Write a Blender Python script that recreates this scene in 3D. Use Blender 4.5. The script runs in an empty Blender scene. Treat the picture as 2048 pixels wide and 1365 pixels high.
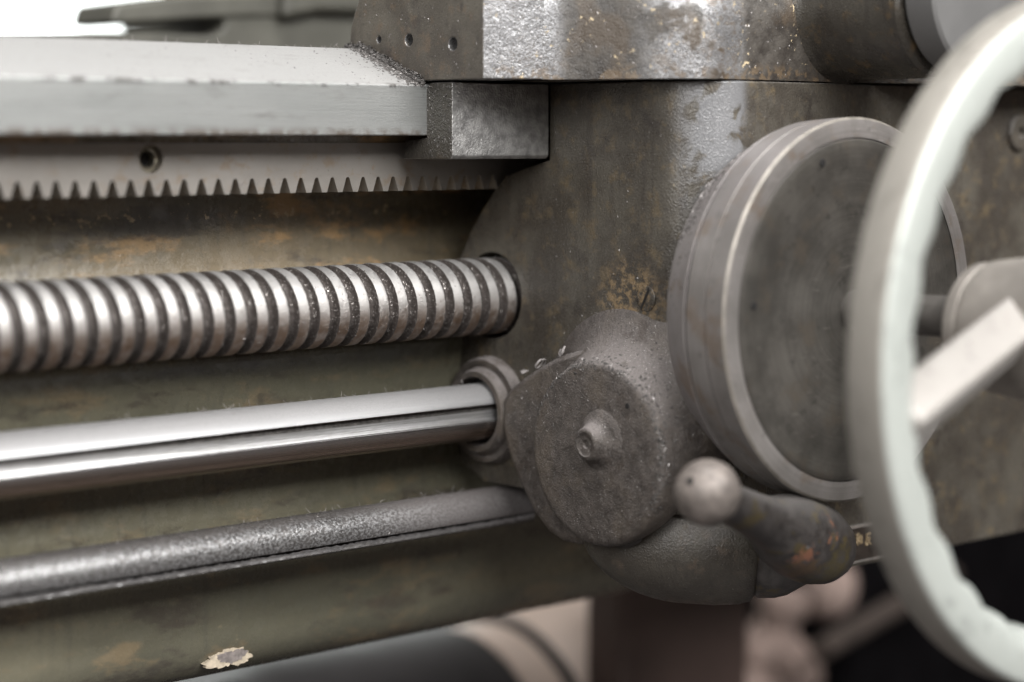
import bpy, bmesh, math, random
from mathutils import Vector, Matrix, noise as mnoise
random.seed(7)
PI = math.pi
scene = bpy.context.scene
COL = scene.collection
MM = 0.001                                            # the scene is built in millimetres, stored in metres

# ------------------------------------------------------------------ camera
FPX = 4200.0                                          # focal length in pixels of a 2048 px wide frame
psi = math.atan2(FPX, 4676.0); phi = math.atan2(401.0, FPX)
cs, sn, cp, sp = math.cos(psi), math.sin(psi), math.cos(phi), math.sin(phi)
RV = Vector((cs, -sn, 0)); HV = Vector((sn, cs, 0))
FV = HV*cp + Vector((0, 0, -sp)); UV = HV*sp + Vector((0, 0, cp))
def ray(px, py): return FV + RV*((px-1024)/FPX) + UV*((682-py)/FPX)
CAM = ray(1000, 590) * -1101.0
def pix(px, py, k, v):                                # the point of the plane (axis k = v, mm) seen at a photo pixel
    d = ray(px, py); return CAM + d*((v-CAM[k])/d[k])
cam = bpy.data.cameras.new('camera'); cam_o = bpy.data.objects.new('camera', cam); COL.objects.link(cam_o)
cam.sensor_width = 36; cam.lens = FPX/2048*36; cam.clip_start = 0.02; cam.clip_end = 60
cam_o.matrix_world = Matrix(((RV.x, UV.x, -FV.x, CAM.x*MM), (RV.y, UV.y, -FV.y, CAM.y*MM), (RV.z, UV.z, -FV.z, CAM.z*MM), (0, 0, 0, 1)))
cam.dof.use_dof = True; cam.dof.focus_distance = 1.03; cam.dof.aperture_fstop = 2.6; cam.dof.aperture_blades = 9
scene.camera = cam_o

# ------------------------------------------------------------------ world and lamps
W = bpy.data.worlds.new('World'); scene.world = W; W.use_nodes = True
wn = W.node_tree; bg = wn.nodes['Background']
tc = wn.nodes.new('ShaderNodeTexCoord'); sx = wn.nodes.new('ShaderNodeSeparateXYZ'); rm = wn.nodes.new('ShaderNodeValToRGB')
mr = wn.nodes.new('ShaderNodeMapRange'); mr.inputs[1].default_value = -1; mr.inputs[2].default_value = 1
wn.links.new(tc.outputs['Generated'], sx.inputs[0]); wn.links.new(sx.outputs[2], mr.inputs[0]); wn.links.new(mr.outputs[0], rm.inputs[0])
for i, (p, c) in enumerate([(0.0, (.10, .07, .05)), (0.42, (.17, .118, .085)), (0.50, (.06, .055, .05)), (0.75, (.07, .072, .075)), (1.0, (.08, .083, .087))]):
    e = rm.color_ramp.elements[i] if i < 2 else rm.color_ramp.elements.new(p)
    e.position = p; e.color = (*c, 1)
wn.links.new(rm.outputs[0], bg.inputs[0]); bg.inputs[1].default_value = 1.0
def area(name, loc, target, sx_, sy_, power, col=(1, 1, 1)):
    l = bpy.data.lights.new(name, 'AREA'); l.shape = 'RECTANGLE'; l.size = sx_; l.size_y = sy_; l.energy = power; l.color = col
    o = bpy.data.objects.new(name, l); COL.objects.link(o); o.location = loc
    o.rotation_euler = (Vector(target)-Vector(loc)).to_track_quat('-Z', 'Y').to_euler()
area('window_light', (-0.15, -2.0, 1.38), (0, 0, -.05), 2.2, 1.05, 108, (1, .99, .97))
area('side_fill_light', (-2.3, -1.1, 1.0), (0, -.1, 0), 1.2, 1.2, 30, (1, .985, .965))  # added fill lamp, brightens the left-facing sides
area('roof_light', (-.3, -.45, 2.3), (0, 0, 0), 1.4, .7, 44, (1, .985, .96))
scene.view_settings.view_transform = 'Standard'; scene.view_settings.look = 'None'
scene.view_settings.exposure = 0.42; scene.view_settings.gamma = 1
scene.cycles.use_denoising = True
scene.cycles.use_adaptive_sampling = False
scene.cycles.max_bounces = 6

# ------------------------------------------------------------------ materials
class Mt:
    def __init__(s, name):
        s.m = bpy.data.materials.new(name); s.m.use_nodes = True; s.t = s.m.node_tree
        s.b = s.t.nodes['Principled BSDF']; s.tc = s.t.nodes.new('ShaderNodeTexCoord'); s.g = s.t.nodes.new('ShaderNodeNewGeometry')
    def n(s, kind, **kw):
        x = s.t.nodes.new('ShaderNode'+kind)
        for k, v in kw.items(): setattr(x, k, v)
        return x
    def put(s, sock, v):
        if hasattr(v, 'is_output'): s.t.links.new(v, sock)
        elif isinstance(v, tuple): sock.default_value = (*v, 1) if len(v) == 3 and sock.type == 'RGBA' else v
        else: sock.default_value = v
    def co(s, x=1, y=1, z=1):
        mp = s.n('Mapping'); s.t.links.new(s.tc.outputs['Object'], mp.inputs[0]); mp.inputs['Scale'].default_value = (1000*x, 1000*y, 1000*z)
        return mp.outputs[0]
    def noise(s, size, detail=4, rough=.55, v=None, dist=0):     # size: feature size in mm
        x = s.n('TexNoise'); s.put(x.inputs['Vector'], v or s.co()); x.inputs['Scale'].default_value = 1/size
        x.inputs['Detail'].default_value = detail; x.inputs['Roughness'].default_value = rough; x.inputs['Distortion'].default_value = dist
        return x.outputs['Fac']
    def vor(s, size, v=None, feature='F1'):
        x = s.n('TexVoronoi'); x.feature = feature; s.put(x.inputs['Vector'], v or s.co()); x.inputs['Scale'].default_value = 1/size
        return x
    def st(s, v, a, b, lo=0., hi=1.):                            # smooth step
        x = s.n('MapRange'); x.interpolation_type = 'SMOOTHSTEP'; s.put(x.inputs[0], v)
        x.inputs[1].default_value = a; x.inputs[2].default_value = b; x.inputs[3].default_value = lo; x.inputs[4].default_value = hi
        return x.outputs[0]
    def ma(s, op, a, b=0.):
        x = s.n('Math'); x.operation = op; s.put(x.inputs[0], a); s.put(x.inputs[1], b); return x.outputs[0]
    def mix(s, f, a, b):
        x = s.n('Mix'); x.data_type = 'RGBA'; s.put(x.inputs[0], f); s.put(x.inputs[6], a); s.put(x.inputs[7], b); return x.outputs[2]
    def mixf(s, f, a, b):
        x = s.n('Mix'); s.put(x.inputs[0], f); s.put(x.inputs[2], a); s.put(x.inputs[3], b); return x.outputs[0]
    def nz(s, k=2):
        x = s.n('SeparateXYZ'); s.t.links.new(s.g.outputs['Normal'], x.inputs[0]); return x.outputs[k]
    def pos(s, k):
        x = s.n('SeparateXYZ'); s.t.links.new(s.co(), x.inputs[0]); return x.outputs[k]
    def attr(s, name):
        x = s.n('Attribute'); x.attribute_name = name; return x.outputs['Fac']
    def bump(s, h, dist, strength=1., prev=None):                # dist in mm
        x = s.n('Bump'); s.put(x.inputs['Height'], h); x.inputs['Distance'].default_value = dist*MM; x.inputs['Strength'].default_value = strength
        if prev: s.t.links.new(prev, x.inputs['Normal'])
        return x.outputs[0]
    def out(s, col=None, rough=None, metal=None, normal=None, spec=None, coat=None):
        for k, v in (('Base Color', col), ('Roughness', rough), ('Metallic', metal), ('Normal', normal), ('Specular IOR Level', spec), ('Coat Weight', coat)):
            if v is not None: s.put(s.b.inputs[k], v)
        return s.m

def m_way():                                          # ground steel of the bed way
    a = Mt('ground_steel')
    br = a.noise(1.0, 5, .6, a.co(.010, .9, 2.2)); bl = a.noise(22, 5, .65, a.co(.35, 1, 1)); fine = a.noise(.8, 2); sm = a.noise(9, 5, .7, a.co(.25, 1, 1))
    up = a.st(a.nz(), .3, .8)
    c = a.mix(bl, (.32, .335, .33), (.49, .495, .49)); c = a.mix(a.st(br, .35, .7, 0, .55), c, (.25, .255, .25))
    c = a.mix(a.ma('MULTIPLY', up, .85), c, a.mix(fine, (.225, .22, .216), (.36, .353, .35)))
    scr = a.st(a.noise(.5, 3, .6, a.co(.02, 1.4, 1.4)), .66, .70)
    c = a.mix(a.ma('MULTIPLY', scr, .6), c, (.16, .155, .15))
    c = a.mix(a.st(sm, .56, .70, 0, .5), c, (.21, .205, .195))
    edge = a.st(a.pos(2), 322.5, 328, .9, 0)
    c = a.mix(a.ma('MULTIPLY', edge, a.st(a.noise(5, 4), .35, .6)), c, (.14, .105, .08))
    top = a.ma('MULTIPLY', a.st(a.pos(2), 344.5, 347, 0, 1), a.st(a.pos(2), 347.2, 349.5, 1, 0))
    c = a.mix(a.ma('MULTIPLY', top, a.st(a.noise(6, 5, .7), .5, .62)), c, (.13, .125, .12))
    sp_ = a.ma('MULTIPLY', a.st(a.noise(1.5, 3, .7), .64, .71), a.st(a.noise(16, 3), .42, .6))
    c = a.mix(a.ma('MULTIPLY', sp_, .85), c, (.05, .045, .04))
    r = a.mixf(up, a.st(br, .2, .8, .30, .5), .6)
    return a.out(c, r, a.mixf(up, .8, .3), a.bump(fine, .14, .5, a.bump(br, .06, .6)))
def m_paint(name='bed_paint'):                        # old grey-green enamel, oil stained
    a = Mt(name)
    big = a.noise(70, 5, .6, a.co(.3, 1, 1), .4); med = a.noise(14, 5, .62, a.co(.4, 1, .9)); fine = a.noise(1.2, 3)
    c = a.mix(a.st(big, .3, .7), (.074, .071, .052), (.140, .129, .092))
    up = a.st(a.pos(2), 215, 250)                       # the strip above the lead screw is browner with old oil
    c = a.mix(a.ma('MULTIPLY', up, a.st(big, .25, .7)), c, (.165, .128, .082))
    gold = a.ma('MULTIPLY', a.st(a.noise(18, 5, .68, a.co(.4, 1, 1)), .52, .66), a.ma('ADD', a.ma('MULTIPLY', up, a.st(a.pos(0), -110, 10, .45, 1)), .2))
    c = a.mix(gold, c, (.34, .22, .11))
    c = a.mix(a.st(a.noise(24, 6, .72, a.co(.35, 1, 1)), .52, .64, 0, .75), c, (.050, .042, .035))
    chip = a.ma('MULTIPLY', a.st(a.ma('ADD', a.noise(4.2, 5, .65), a.ma('MULTIPLY', a.st(a.ma('ABSOLUTE', a.ma('SUBTRACT', a.pos(2), 284)), 5, 0), .09)), .66, .69), a.ma('ADD', a.st(a.pos(2), 276, 282), .10))
    c = a.mix(chip, c, (.50, .40, .25))
    c = a.mix(a.st(a.noise(1.8, 4, .7), .66, .72, 0, .6), c, (.03, .027, .025))
    c = a.mix(a.st(a.noise(5, 3, .5, a.co(1, 1, .05)), .55, .72, 0, .35), c, (.06, .058, .048))
    r = a.mixf(a.st(a.noise(9, 5, .7), .35, .7), .17, .40)
    return a.out(c, r, 0., a.bump(a.noise(11, 5, .65), .9, .4, a.bump(fine, .16, .5)), spec=.6)
def m_cast(name, tone=1.0, dust=.5, chips=.5, rough=(.26, .5), grit=.22, warm=(.105, .083, .06), oil=False):   # dirty painted casting
    a = Mt(name)
    big = a.noise(34, 5, .6); med = a.noise(9, 5, .65); fine = a.noise(1.0, 2, .6); fine2 = a.noise(.55, 1)
    k = lambda *c: tuple(x*tone for x in c)
    c = a.mix(a.st(big, .35, .65), k(.058, .050, .041), k(.100, .090, .074))
    c = a.mix(a.st(med, .52, .70, 0, .7), c, k(*warm))
    c = a.mix(a.st(a.noise(16, 5, .7), .55, .7, 0, .7), c, k(.040, .034, .031))
    if chips:
        ch = a.ma('MULTIPLY', a.st(a.noise(3.4, 5, .7), .66, .69), a.st(a.noise(22, 2), .54, .62))
        c = a.mix(a.ma('MULTIPLY', ch, chips), c, (.52, .43, .29))
    du = a.ma('MULTIPLY', a.st(a.nz(), .25, .95), a.st(a.noise(3, 4, .7), .3, .55))
    c = a.mix(a.ma('MULTIPLY', du, dust), c, a.mix(fine, (.12, .11, .107), (.22, .205, .20)))
    c = a.mix(a.st(fine, .60, .70, 0, .55), c, k(.022, .019, .018)); c = a.mix(a.st(a.noise(.8, 2, .6, a.co(1, 1.01, .99)), .64, .72, 0, .5), c, k(.23, .215, .195))
    c = a.mix(a.st(a.noise(5, 3, .5, a.co(1, 1, .06)), .54, .7, 0, .4), c, k(.045, .038, .034))
    if oil:                                             # ochre undercoat rubbed through on the left face
        yy = a.ma('POWER', a.ma('DIVIDE', a.ma('ADD', a.pos(1), 42), 26), 2); zz = a.ma('POWER', a.ma('DIVIDE', a.ma('SUBTRACT', a.pos(2), 142), 24), 2)
        o_ = a.ma('MULTIPLY', a.st(a.ma('ADD', yy, zz), 0, 1.2, 1, 0), a.st(a.noise(5, 5, .72), .44, .60)); c = a.mix(a.ma('MULTIPLY', o_, .75), c, (.27, .19, .105))
    r = a.mixf(a.st(a.noise(7, 4, .7), .35, .68), *rough); r = a.mixf(a.ma('MULTIPLY', du, dust), r, .8)
    if oil:                                             # highlight on the rounded corner painted in: paler colour, lower roughness
        x = a.pos(0); w_ = a.ma('MULTIPLY', a.ma('MULTIPLY', a.st(x, -66, -56), a.st(x, -38, -30, 1, 0)), a.ma('MULTIPLY', a.st(a.pos(2), 175, 215), a.st(a.noise(14, 4, .6, None, .5), .38, .5)))
        r = a.mixf(w_, r, .12); c = a.mix(w_, c, (.16, .16, .165))
    nb = a.bump(fine2, .10, .6, a.bump(fine, grit, .8, a.bump(med, .45, .35)))
    return a.out(c, r, .12, nb, spec=.6)
def m_dusty(name='dusty_casting'):                    # casting caked in grinding dust
    a = Mt(name)
    fine = a.noise(.85, 2, .6); f2 = a.noise(.5, 1); med = a.noise(6, 5, .65); big = a.noise(26, 4)
    c = a.mix(a.st(med, .3, .7), (.042, .035, .031), (.090, .077, .069))
    c = a.mix(a.st(big, .45, .65, 0, .55), c, (.105, .085, .066))
    up = a.st(a.nz(), .12, .85); c = a.mix(a.ma('MULTIPLY', up, .85), c, a.mix(fine, (.135, .119, .114), (.235, .213, .208)))
    c = a.mix(a.st(fine, .56, .66, 0, .5), c, (.035, .029, .028))
    c = a.mix(a.st(a.noise(15, 5, .7), .54, .66, 0, .6), c, (.055, .042, .034))
    gl = a.st(a.noise(.65, 1), .69, .73)
    c = a.mix(gl, c, (.55, .53, .52))
    r = a.mixf(gl, a.mixf(up, a.st(med, .3, .7, .38, .62), .8), .25)
    return a.out(c, r, a.ma('MULTIPLY', gl, .8), a.bump(f2, .25, .8, a.bump(fine, .65, .9, a.bump(a.noise(2.6, 4, .7), .9, .7, a.bump(med, 1.4, .6)))), spec=.45)
def m_screw():
    a = Mt('leadscrew_steel')
    gv = a.attr('groove'); fine = a.noise(.75, 2, .6); gr = a.noise(1.3, 4, .7)
    g = a.st(a.ma('ADD', gv, a.ma('MULTIPLY', a.ma('SUBTRACT', gr, .5), 1.3)), .36, .54)
    st_ = a.noise(13, 4, .6)
    land = a.mix(st_, (.43, .415, .405), (.60, .585, .575)); land = a.mix(a.st(a.noise(3, 5, .7), .58, .7, 0, .6), land, (.22, .19, .17))
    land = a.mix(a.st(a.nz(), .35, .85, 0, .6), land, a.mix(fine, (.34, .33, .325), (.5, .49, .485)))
    dn = a.st(a.nz(), -.5, .3, .95, 0); land = a.mix(a.ma('MULTIPLY', dn, a.st(a.noise(6, 4), .2, .6, .6, 1)), land, (.15, .098, .066))  # brown floor reflection painted onto the downward-facing lands
    gl = a.st(a.noise(1.05, 2), .60, .65)
    gc = a.mix(fine, (.014, .011, .010), (.075, .062, .056)); gc = a.mix(gl, gc, (.45, .42, .40))
    c = a.mix(g, land, gc)
    r = a.mixf(g, a.st(st_, .3, .7, .44, .62), a.mixf(gl, .6, .22))
    lb = a.st(gr, .52, .64)
    return a.out(c, r, a.mixf(g, .85, a.ma('MULTIPLY', gl, .8)), a.bump(a.ma('MULTIPLY', fine, a.ma('ADD', a.ma('MULTIPLY', g, .9), a.ma('ADD', a.ma('MULTIPLY', lb, .6), .05))), .5, .8), spec=.35)
def m_rod():
    a = Mt('polished_steel')
    br = a.noise(.8, 4, .6, a.co(.008, 1.4, 1.4)); bl = a.noise(16, 4, .6, a.co(.3, 1, 1)); fine = a.noise(.9, 2)
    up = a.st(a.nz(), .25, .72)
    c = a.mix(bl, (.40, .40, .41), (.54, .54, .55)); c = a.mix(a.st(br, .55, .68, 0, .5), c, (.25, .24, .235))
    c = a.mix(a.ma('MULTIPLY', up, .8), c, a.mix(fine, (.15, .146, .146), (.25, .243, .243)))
    dn = a.st(a.nz(), -.7, .05, .9, 0); c = a.mix(dn, c, (.24, .165, .115))  # dn: floor reflection painted brown on the underside
    return a.out(c, a.mixf(up, a.st(br, .3, .7, .2, .34), .62), a.mixf(up, .95, .3), a.bump(fine, .06, .5, a.bump(br, .08, .6)))
def m_oil():
    a = Mt('oily_steel')
    f1 = a.noise(1.6, 4, .65, a.co(.3, 1, 1)); ln = a.noise(.7, 3, .6, a.co(.012, 1.5, 1.5))
    return a.out(a.mix(a.st(ln, .35, .65), (.34, .335, .33), (.62, .62, .63)), .36, .85, a.bump(f1, .25, .5), spec=.8)
def m_grease():
    a = Mt('greasy_steel')
    f1 = a.noise(1.15, 3, .6, a.co(.75, 1, 1)); f2 = a.noise(.6, 2); med = a.noise(10, 4)
    c = a.mix(a.st(f1, .4, .62), (.105, .10, .098), (.33, .33, .335)); c = a.mix(a.st(med, .5, .7, 0, .5), c, (.15, .14, .135))
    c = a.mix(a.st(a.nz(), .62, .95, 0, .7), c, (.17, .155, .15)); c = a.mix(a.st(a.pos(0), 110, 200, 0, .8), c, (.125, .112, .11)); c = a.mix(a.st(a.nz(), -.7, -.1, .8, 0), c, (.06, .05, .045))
    c = a.mix(a.st(a.noise(1.5, 3, .7), .62, .68, 0, .7), c, (.035, .032, .03))
    return a.out(c, a.mixf(a.st(a.pos(0), 110, 200), a.mixf(med, .2, .36), .6), a.st(a.pos(0), 110, 200, .7, .15), a.bump(f2, .10, .6, a.bump(f1, .34, .85)), spec=.6)
def m_rack():
    a = Mt('rack_steel')
    bl = a.noise(15, 4, .6, a.co(.4, 1, 1)); fine = a.noise(.9, 3, .6)
    c = a.mix(bl, (.19, .175, .158), (.31, .29, .27)); c = a.mix(a.st(a.noise(9, 5, .7), .52, .68, 0, .6), c, (.22, .155, .10))
    c = a.mix(a.st(a.noise(1.6, 3), .66, .72, 0, .7), c, (.06, .05, .045))
    return a.out(c, a.mixf(bl, .34, .5), .6, a.bump(fine, .1, .5))
def m_plain(name, col, rough, metal=0., var=.25, size=20, bump=.2, warm=None):
    a = Mt(name)
    n_ = a.noise(size, 5, .62); f_ = a.noise(1.1, 2)
    c = a.mix(a.st(n_, .3, .7), tuple(x*(1-var) for x in col), tuple(min(1, x*(1+var)) for x in col))
    if warm: c = a.mix(a.st(a.noise(size*.9, 4, .6, a.co(1, 1, .9)), .5, .66, 0, .7), c, warm)
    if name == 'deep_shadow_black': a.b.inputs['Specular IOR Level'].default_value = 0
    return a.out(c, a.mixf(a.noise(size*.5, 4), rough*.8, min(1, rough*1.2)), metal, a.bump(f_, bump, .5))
def m_emit(name, col, k):
    a = Mt(name); a.out(col, .3); a.b.inputs['Emission Color'].default_value = (*col, 1); a.b.inputs['Emission Strength'].default_value = k
    return a.m
def m_hub(spots=()):                                          # lever boss with paint worn to orange primer
    a = Mt('worn_lever_paint')
    f_ = a.noise(.9, 2); med = a.noise(7, 5, .65)
    c = a.mix(a.st(med, .35, .65), (.032, .028, .027), (.07, .063, .06))
    c = a.mix(a.st(a.noise(13, 4, .6), .54, .62, 0, .9), c, (.085, .065, .028))
    for k_, (px_, py_, pz_, rr_, cc_) in enumerate(spots):   # patches rubbed through to primer
        d2 = a.ma('SQRT', a.ma('ADD', a.ma('POWER', a.ma('SUBTRACT', a.pos(0), px_), 2.), a.ma('ADD', a.ma('POWER', a.ma('SUBTRACT', a.pos(1), py_), 2.), a.ma('POWER', a.ma('SUBTRACT', a.pos(2), pz_), 2.))))
        m_ = a.st(a.ma('ADD', a.ma('DIVIDE', d2, rr_), a.ma('MULTIPLY', a.ma('SUBTRACT', a.noise(4+k_, 6, .75), .5), 3.2)), 1.0, .55)
        c = a.mix(a.ma('MULTIPLY', m_, .85), c, cc_)
    c = a.mix(a.ma('MULTIPLY', a.st(a.nz(), .2, .9), .6), c, (.16, .15, .145))
    return a.out(c, a.mixf(med, .22, .5), .05, a.bump(f_, .25, .7, a.bump(med, .5, .5)), spec=.6)
def m_wing():                                         # saddle front: chipped black paint; bright facet and corner reflections painted silver
    a = Mt('worn_paint_sheen')
    fine = a.noise(.95, 2, .6); f2 = a.noise(.55, 1); med = a.noise(8, 5, .66); big = a.noise(24, 4)
    c = a.mix(a.st(med, .35, .65), (.030, .026, .023), (.058, .051, .044)); c = a.mix(a.st(big, .5, .64, 0, .8), c, (.062, .046, .032))
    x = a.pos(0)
    front = a.st(x, -103, -97, 1, 0)                     # reflection on the first facet painted in as silver, peppered with black
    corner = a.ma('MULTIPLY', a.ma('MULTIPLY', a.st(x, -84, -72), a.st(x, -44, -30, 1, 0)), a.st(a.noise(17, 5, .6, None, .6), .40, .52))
    sheen = a.ma('MAXIMUM', a.ma('MULTIPLY', front, a.st(a.noise(6, 4, .7), .22, .42)), corner)
    sheen = a.ma('MULTIPLY', sheen, a.st(a.noise(.75, 3, .7), .60, .50, .05, 1))
    c = a.mix(sheen, c, a.mix(med, (.20, .20, .205), (.36, .36, .37)))
    rim = a.ma('MULTIPLY', a.st(a.noise(9, 5, .7), .53, .60), a.ma('MAXIMUM', a.ma('MULTIPLY', a.st(a.pos(2), 252, 259, 1, 0), .8), a.ma('MULTIPLY', corner, .55)))
    c = a.mix(a.ma('MULTIPLY', rim, .8), c, (.13, .092, .056))
    ch = a.ma('MULTIPLY', a.st(a.noise(3.6, 5, .7), .60, .63), a.st(a.noise(20, 2, .5), .50, .58)); c = a.mix(ch, c, (.52, .42, .27))
    du = a.ma('MULTIPLY', a.st(a.nz(), .3, .95), .6); c = a.mix(du, c, (.24, .23, .23))
    r = a.mixf(sheen, a.st(med, .3, .7, .26, .48), .30)
    return a.out(c, r, a.ma('MULTIPLY', sheen, .75), a.bump(f2, .12, .6, a.bump(fine, .24, .8, a.bump(med, 1.0, .5))), spec=.6)
def m_wheel(name, ca, cb, rough, metal):
    a = Mt(name)
    bl = a.noise(30, 5, .65); sm = a.noise(11, 5, .7); fine = a.noise(1.1, 2); sc_ = a.st(a.noise(.7, 3, .6, a.co(.05, 1, 1)), .66, .70)
    c = a.mix(bl, ca, cb); c = a.mix(a.st(sm, .54, .68, 0, .55), c, tuple(x*.55 for x in ca)); c = a.mix(a.ma('MULTIPLY', sc_, .4), c, tuple(x*.5 for x in ca))
    return a.out(c, a.mixf(sm, rough*.75, rough*1.25), metal, a.bump(fine, .06, .5, a.bump(sm, .25, .4)))
def m_turned(name, ca, cb, stain, rough, metal):        # lathe-turned steel: fine rings about the axis (local y), smudges, rust
    a = Mt(name)
    rad = a.ma('SQRT', a.ma('ADD', a.ma('POWER', a.pos(0), 2.), a.ma('POWER', a.ma('SUBTRACT', a.pos(2), 92.), 2.)))
    cv = a.n('CombineXYZ'); a.put(cv.inputs[0], rad); a.put(cv.inputs[1], a.ma('MULTIPLY', a.pos(1), 1.))
    rg = a.noise(.9, 3, .6, cv.outputs[0]); sm = a.noise(26, 5, .62); s2 = a.noise(9, 5, .7); fine = a.noise(1., 2)
    c = a.mix(a.st(sm, .3, .7), ca, cb); c = a.mix(a.st(rg, .42, .62, 0, .3), c, tuple(x*.6 for x in ca))
    c = a.mix(a.st(a.noise(22, 5, .66), .52, .66, 0, .6), c, stain); c = a.mix(a.st(s2, .58, .68, 0, .5), c, tuple(x*.5 for x in ca))
    du = a.ma('MULTIPLY', a.st(a.nz(), .2, .9), .6); c = a.mix(du, c, a.mix(fine, (.22, .20, .20), (.30, .28, .28)))
    scr = a.st(a.noise(.6, 3, .6, a.co(.05, 1, .6)), .67, .70, 0, .4); c = a.mix(scr, c, tuple(min(1, x*1.9) for x in cb))
    return a.out(c, a.mixf(s2, rough*.75, rough*1.3), metal, a.bump(rg, .10, .6, a.bump(fine, .08, .5)))
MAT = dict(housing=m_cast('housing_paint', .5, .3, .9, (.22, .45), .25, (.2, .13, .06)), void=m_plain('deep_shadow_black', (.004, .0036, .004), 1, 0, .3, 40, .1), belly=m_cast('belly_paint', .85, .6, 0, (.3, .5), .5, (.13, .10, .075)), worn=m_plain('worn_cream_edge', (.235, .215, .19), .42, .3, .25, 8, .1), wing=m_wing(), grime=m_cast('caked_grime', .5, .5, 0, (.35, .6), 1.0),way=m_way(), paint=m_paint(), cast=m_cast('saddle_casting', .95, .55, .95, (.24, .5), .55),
           apron=m_cast('apron_casting', .82, .35, .45, (.18, .40), .4, (.15, .115, .07), True), endface=m_cast('saddle_end', 1.15, .3, .15, (.42, .6), .35, (.11, .08, .055)),
           dusty=m_dusty(), screw=m_screw(), rod=m_rod(), oil=m_oil(), grease=m_grease(), rack=m_rack(), 
           keeper=m_plain('keeper_iron', (.34, .335, .33), .36, .75, .35, 7, .6),
           dial=m_turned('dial_steel', (.21, .195, .185), (.30, .28, .27), (.19, .135, .095), .42, .5), clean=m_plain('grey_collar', (.115, .113, .112), .55, .2, .06, 30, .05), rimside=m_wheel('rim_side', (.25, .235, .21), (.33, .31, .28), .5, .3),
           dialface=m_turned('dial_face', (.050, .046, .041), (.105, .097, .087), (.085, .07, .055), .40, .35),
           wheel=m_wheel('handwheel_metal', (.34, .36, .34), (.43, .45, .425), .54, .3), spoke=m_wheel('spoke_metal', (.28, .26, .245), (.36, .34, .32), .5, .15),
           shaft=m_plain('dark_shaft', (.10, .092, .085), .45, .4, .2, 15, .1), hubm=m_plain('handwheel_hub', (.30, .275, .25), .5, .5, .2, 30, .1),
           ball=m_plain('ball_steel', (.19, .165, .15), .5, .35, .35, 6, .18), black=m_plain('dark_hole', (.008, .007, .007), .7, 0, .3, 10, .1),
           bolt=m_plain('bolt_steel', (.36, .33, .26), .3, .8, .2, 4, .1), plate=m_plain('nameplate_black', (.035, .028, .024), .35, .2, .4, 6, .15),
           gold=m_plain('lettering_gold', (.52, .40, .25), .45, .3, .2, 2, .05), edge=m_plain('bright_edge', (.6, .58, .56), .25, .8, .2, 3, .1),
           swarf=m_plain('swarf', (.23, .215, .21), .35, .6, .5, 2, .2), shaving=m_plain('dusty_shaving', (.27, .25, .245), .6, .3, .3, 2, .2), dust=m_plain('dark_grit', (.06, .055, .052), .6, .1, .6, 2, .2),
           tail=m_plain('tailstock_paint', (.062, .06, .05), .5, .05, .2, 40, .2), drum=m_plain('drum_grey', (.040, .036, .037), .62, .1, .3, 60, .1),
           beige=m_plain('beige_enamel', (.62, .50, .43), .5, 0, .1, 60, .05), maroon=m_plain('maroon_paint', (.075, .049, .042), .5, 0, .2, 80, .05),
           rag=m_plain('pink_cloth', (.21, .155, .135), .9, 0, .3, 25, .3), floor=m_plain('oily_floor', (.05, .045, .045), .5, 0, .3, 200, .2),
           wall=m_plain('workshop_wall', (.62, .63, .60), .8, 0, .05, 300, .1), pane=m_emit('window_glow', (.95, 1, .98), 1.6), frame=m_plain('window_frame', (.6, .62, .6), .5, 0, .05, 100, .05))

# ------------------------------------------------------------------ mesh helpers (millimetres in, metres out)
def link(name, verts, faces, mat, parent=None, smooth=35, attr=None):
    off = Vector(parent_world(parent)) if parent else None
    me = bpy.data.meshes.new(name)
    if off is None:
        lo = [min(v[k] for v in verts) for k in range(3)]; hi = [max(v[k] for v in verts) for k in range(3)]
        org = Vector(((lo[0]+hi[0])/2, (lo[1]+hi[1])/2, lo[2]))
    else: org = off/MM
    me.from_pydata([(Vector(v)-org)*MM for v in verts], [], faces); me.validate()
    bm = bmesh.new(); bm.from_mesh(me); bmesh.ops.recalc_face_normals(bm, faces=bm.faces); bm.to_mesh(me); bm.free()
    if attr:
        at = me.attributes.new(attr[0], 'FLOAT', 'POINT')
        at.data.foreach_set('value', attr[1])
    o = bpy.data.objects.new(name, me); COL.objects.link(o)
    for m in (mat if isinstance(mat, (list, tuple)) else [mat]): me.materials.append(m)
    if smooth:
        me.shade_smooth(); me.set_sharp_from_angle(angle=math.radians(smooth))
    if parent: o.parent = parent
    else: o.location = org*MM
    return o
def parent_world(p):
    v = Vector(p.location)
    while p.parent: p = p.parent; v += Vector(p.location)
    return v
def bevel(o, w, seg=3, ang=30):
    b = o.modifiers.new('bevel', 'BEVEL'); b.width = w*MM; b.segments = seg; b.limit_method = 'ANGLE'; b.angle_limit = math.radians(ang)
    b.harden_normals = True; return o
def cut(o, cutters):
    for c in cutters:
        md = o.modifiers.new('cut', 'BOOLEAN'); md.object = c; md.operation = 'DIFFERENCE'; md.solver = 'EXACT'
    bpy.context.view_layer.update(); dg = bpy.context.evaluated_depsgraph_get()
    me = bpy.data.meshes.new_from_object(o.evaluated_get(dg)); o.modifiers.clear(); o.data = me
    me.shade_smooth(); me.set_sharp_from_angle(angle=math.radians(30))
    for c in cutters: bpy.data.objects.remove(c)
    return o
def prism(poly, ax, a, b):                            # poly in the two axes other than ax
    k = [i for i in range(3) if i != ax]; vs = []
    for t in (a, b):
        for p in poly:
            v = [0, 0, 0]; v[ax] = t; v[k[0]] = p[0]; v[k[1]] = p[1]; vs.append(v)
    n = len(poly)
    return vs, [list(range(n)), list(range(2*n-1, n-1, -1))] + [[i, (i+1) % n, n+(i+1) % n, n+i] for i in range(n)]
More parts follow.
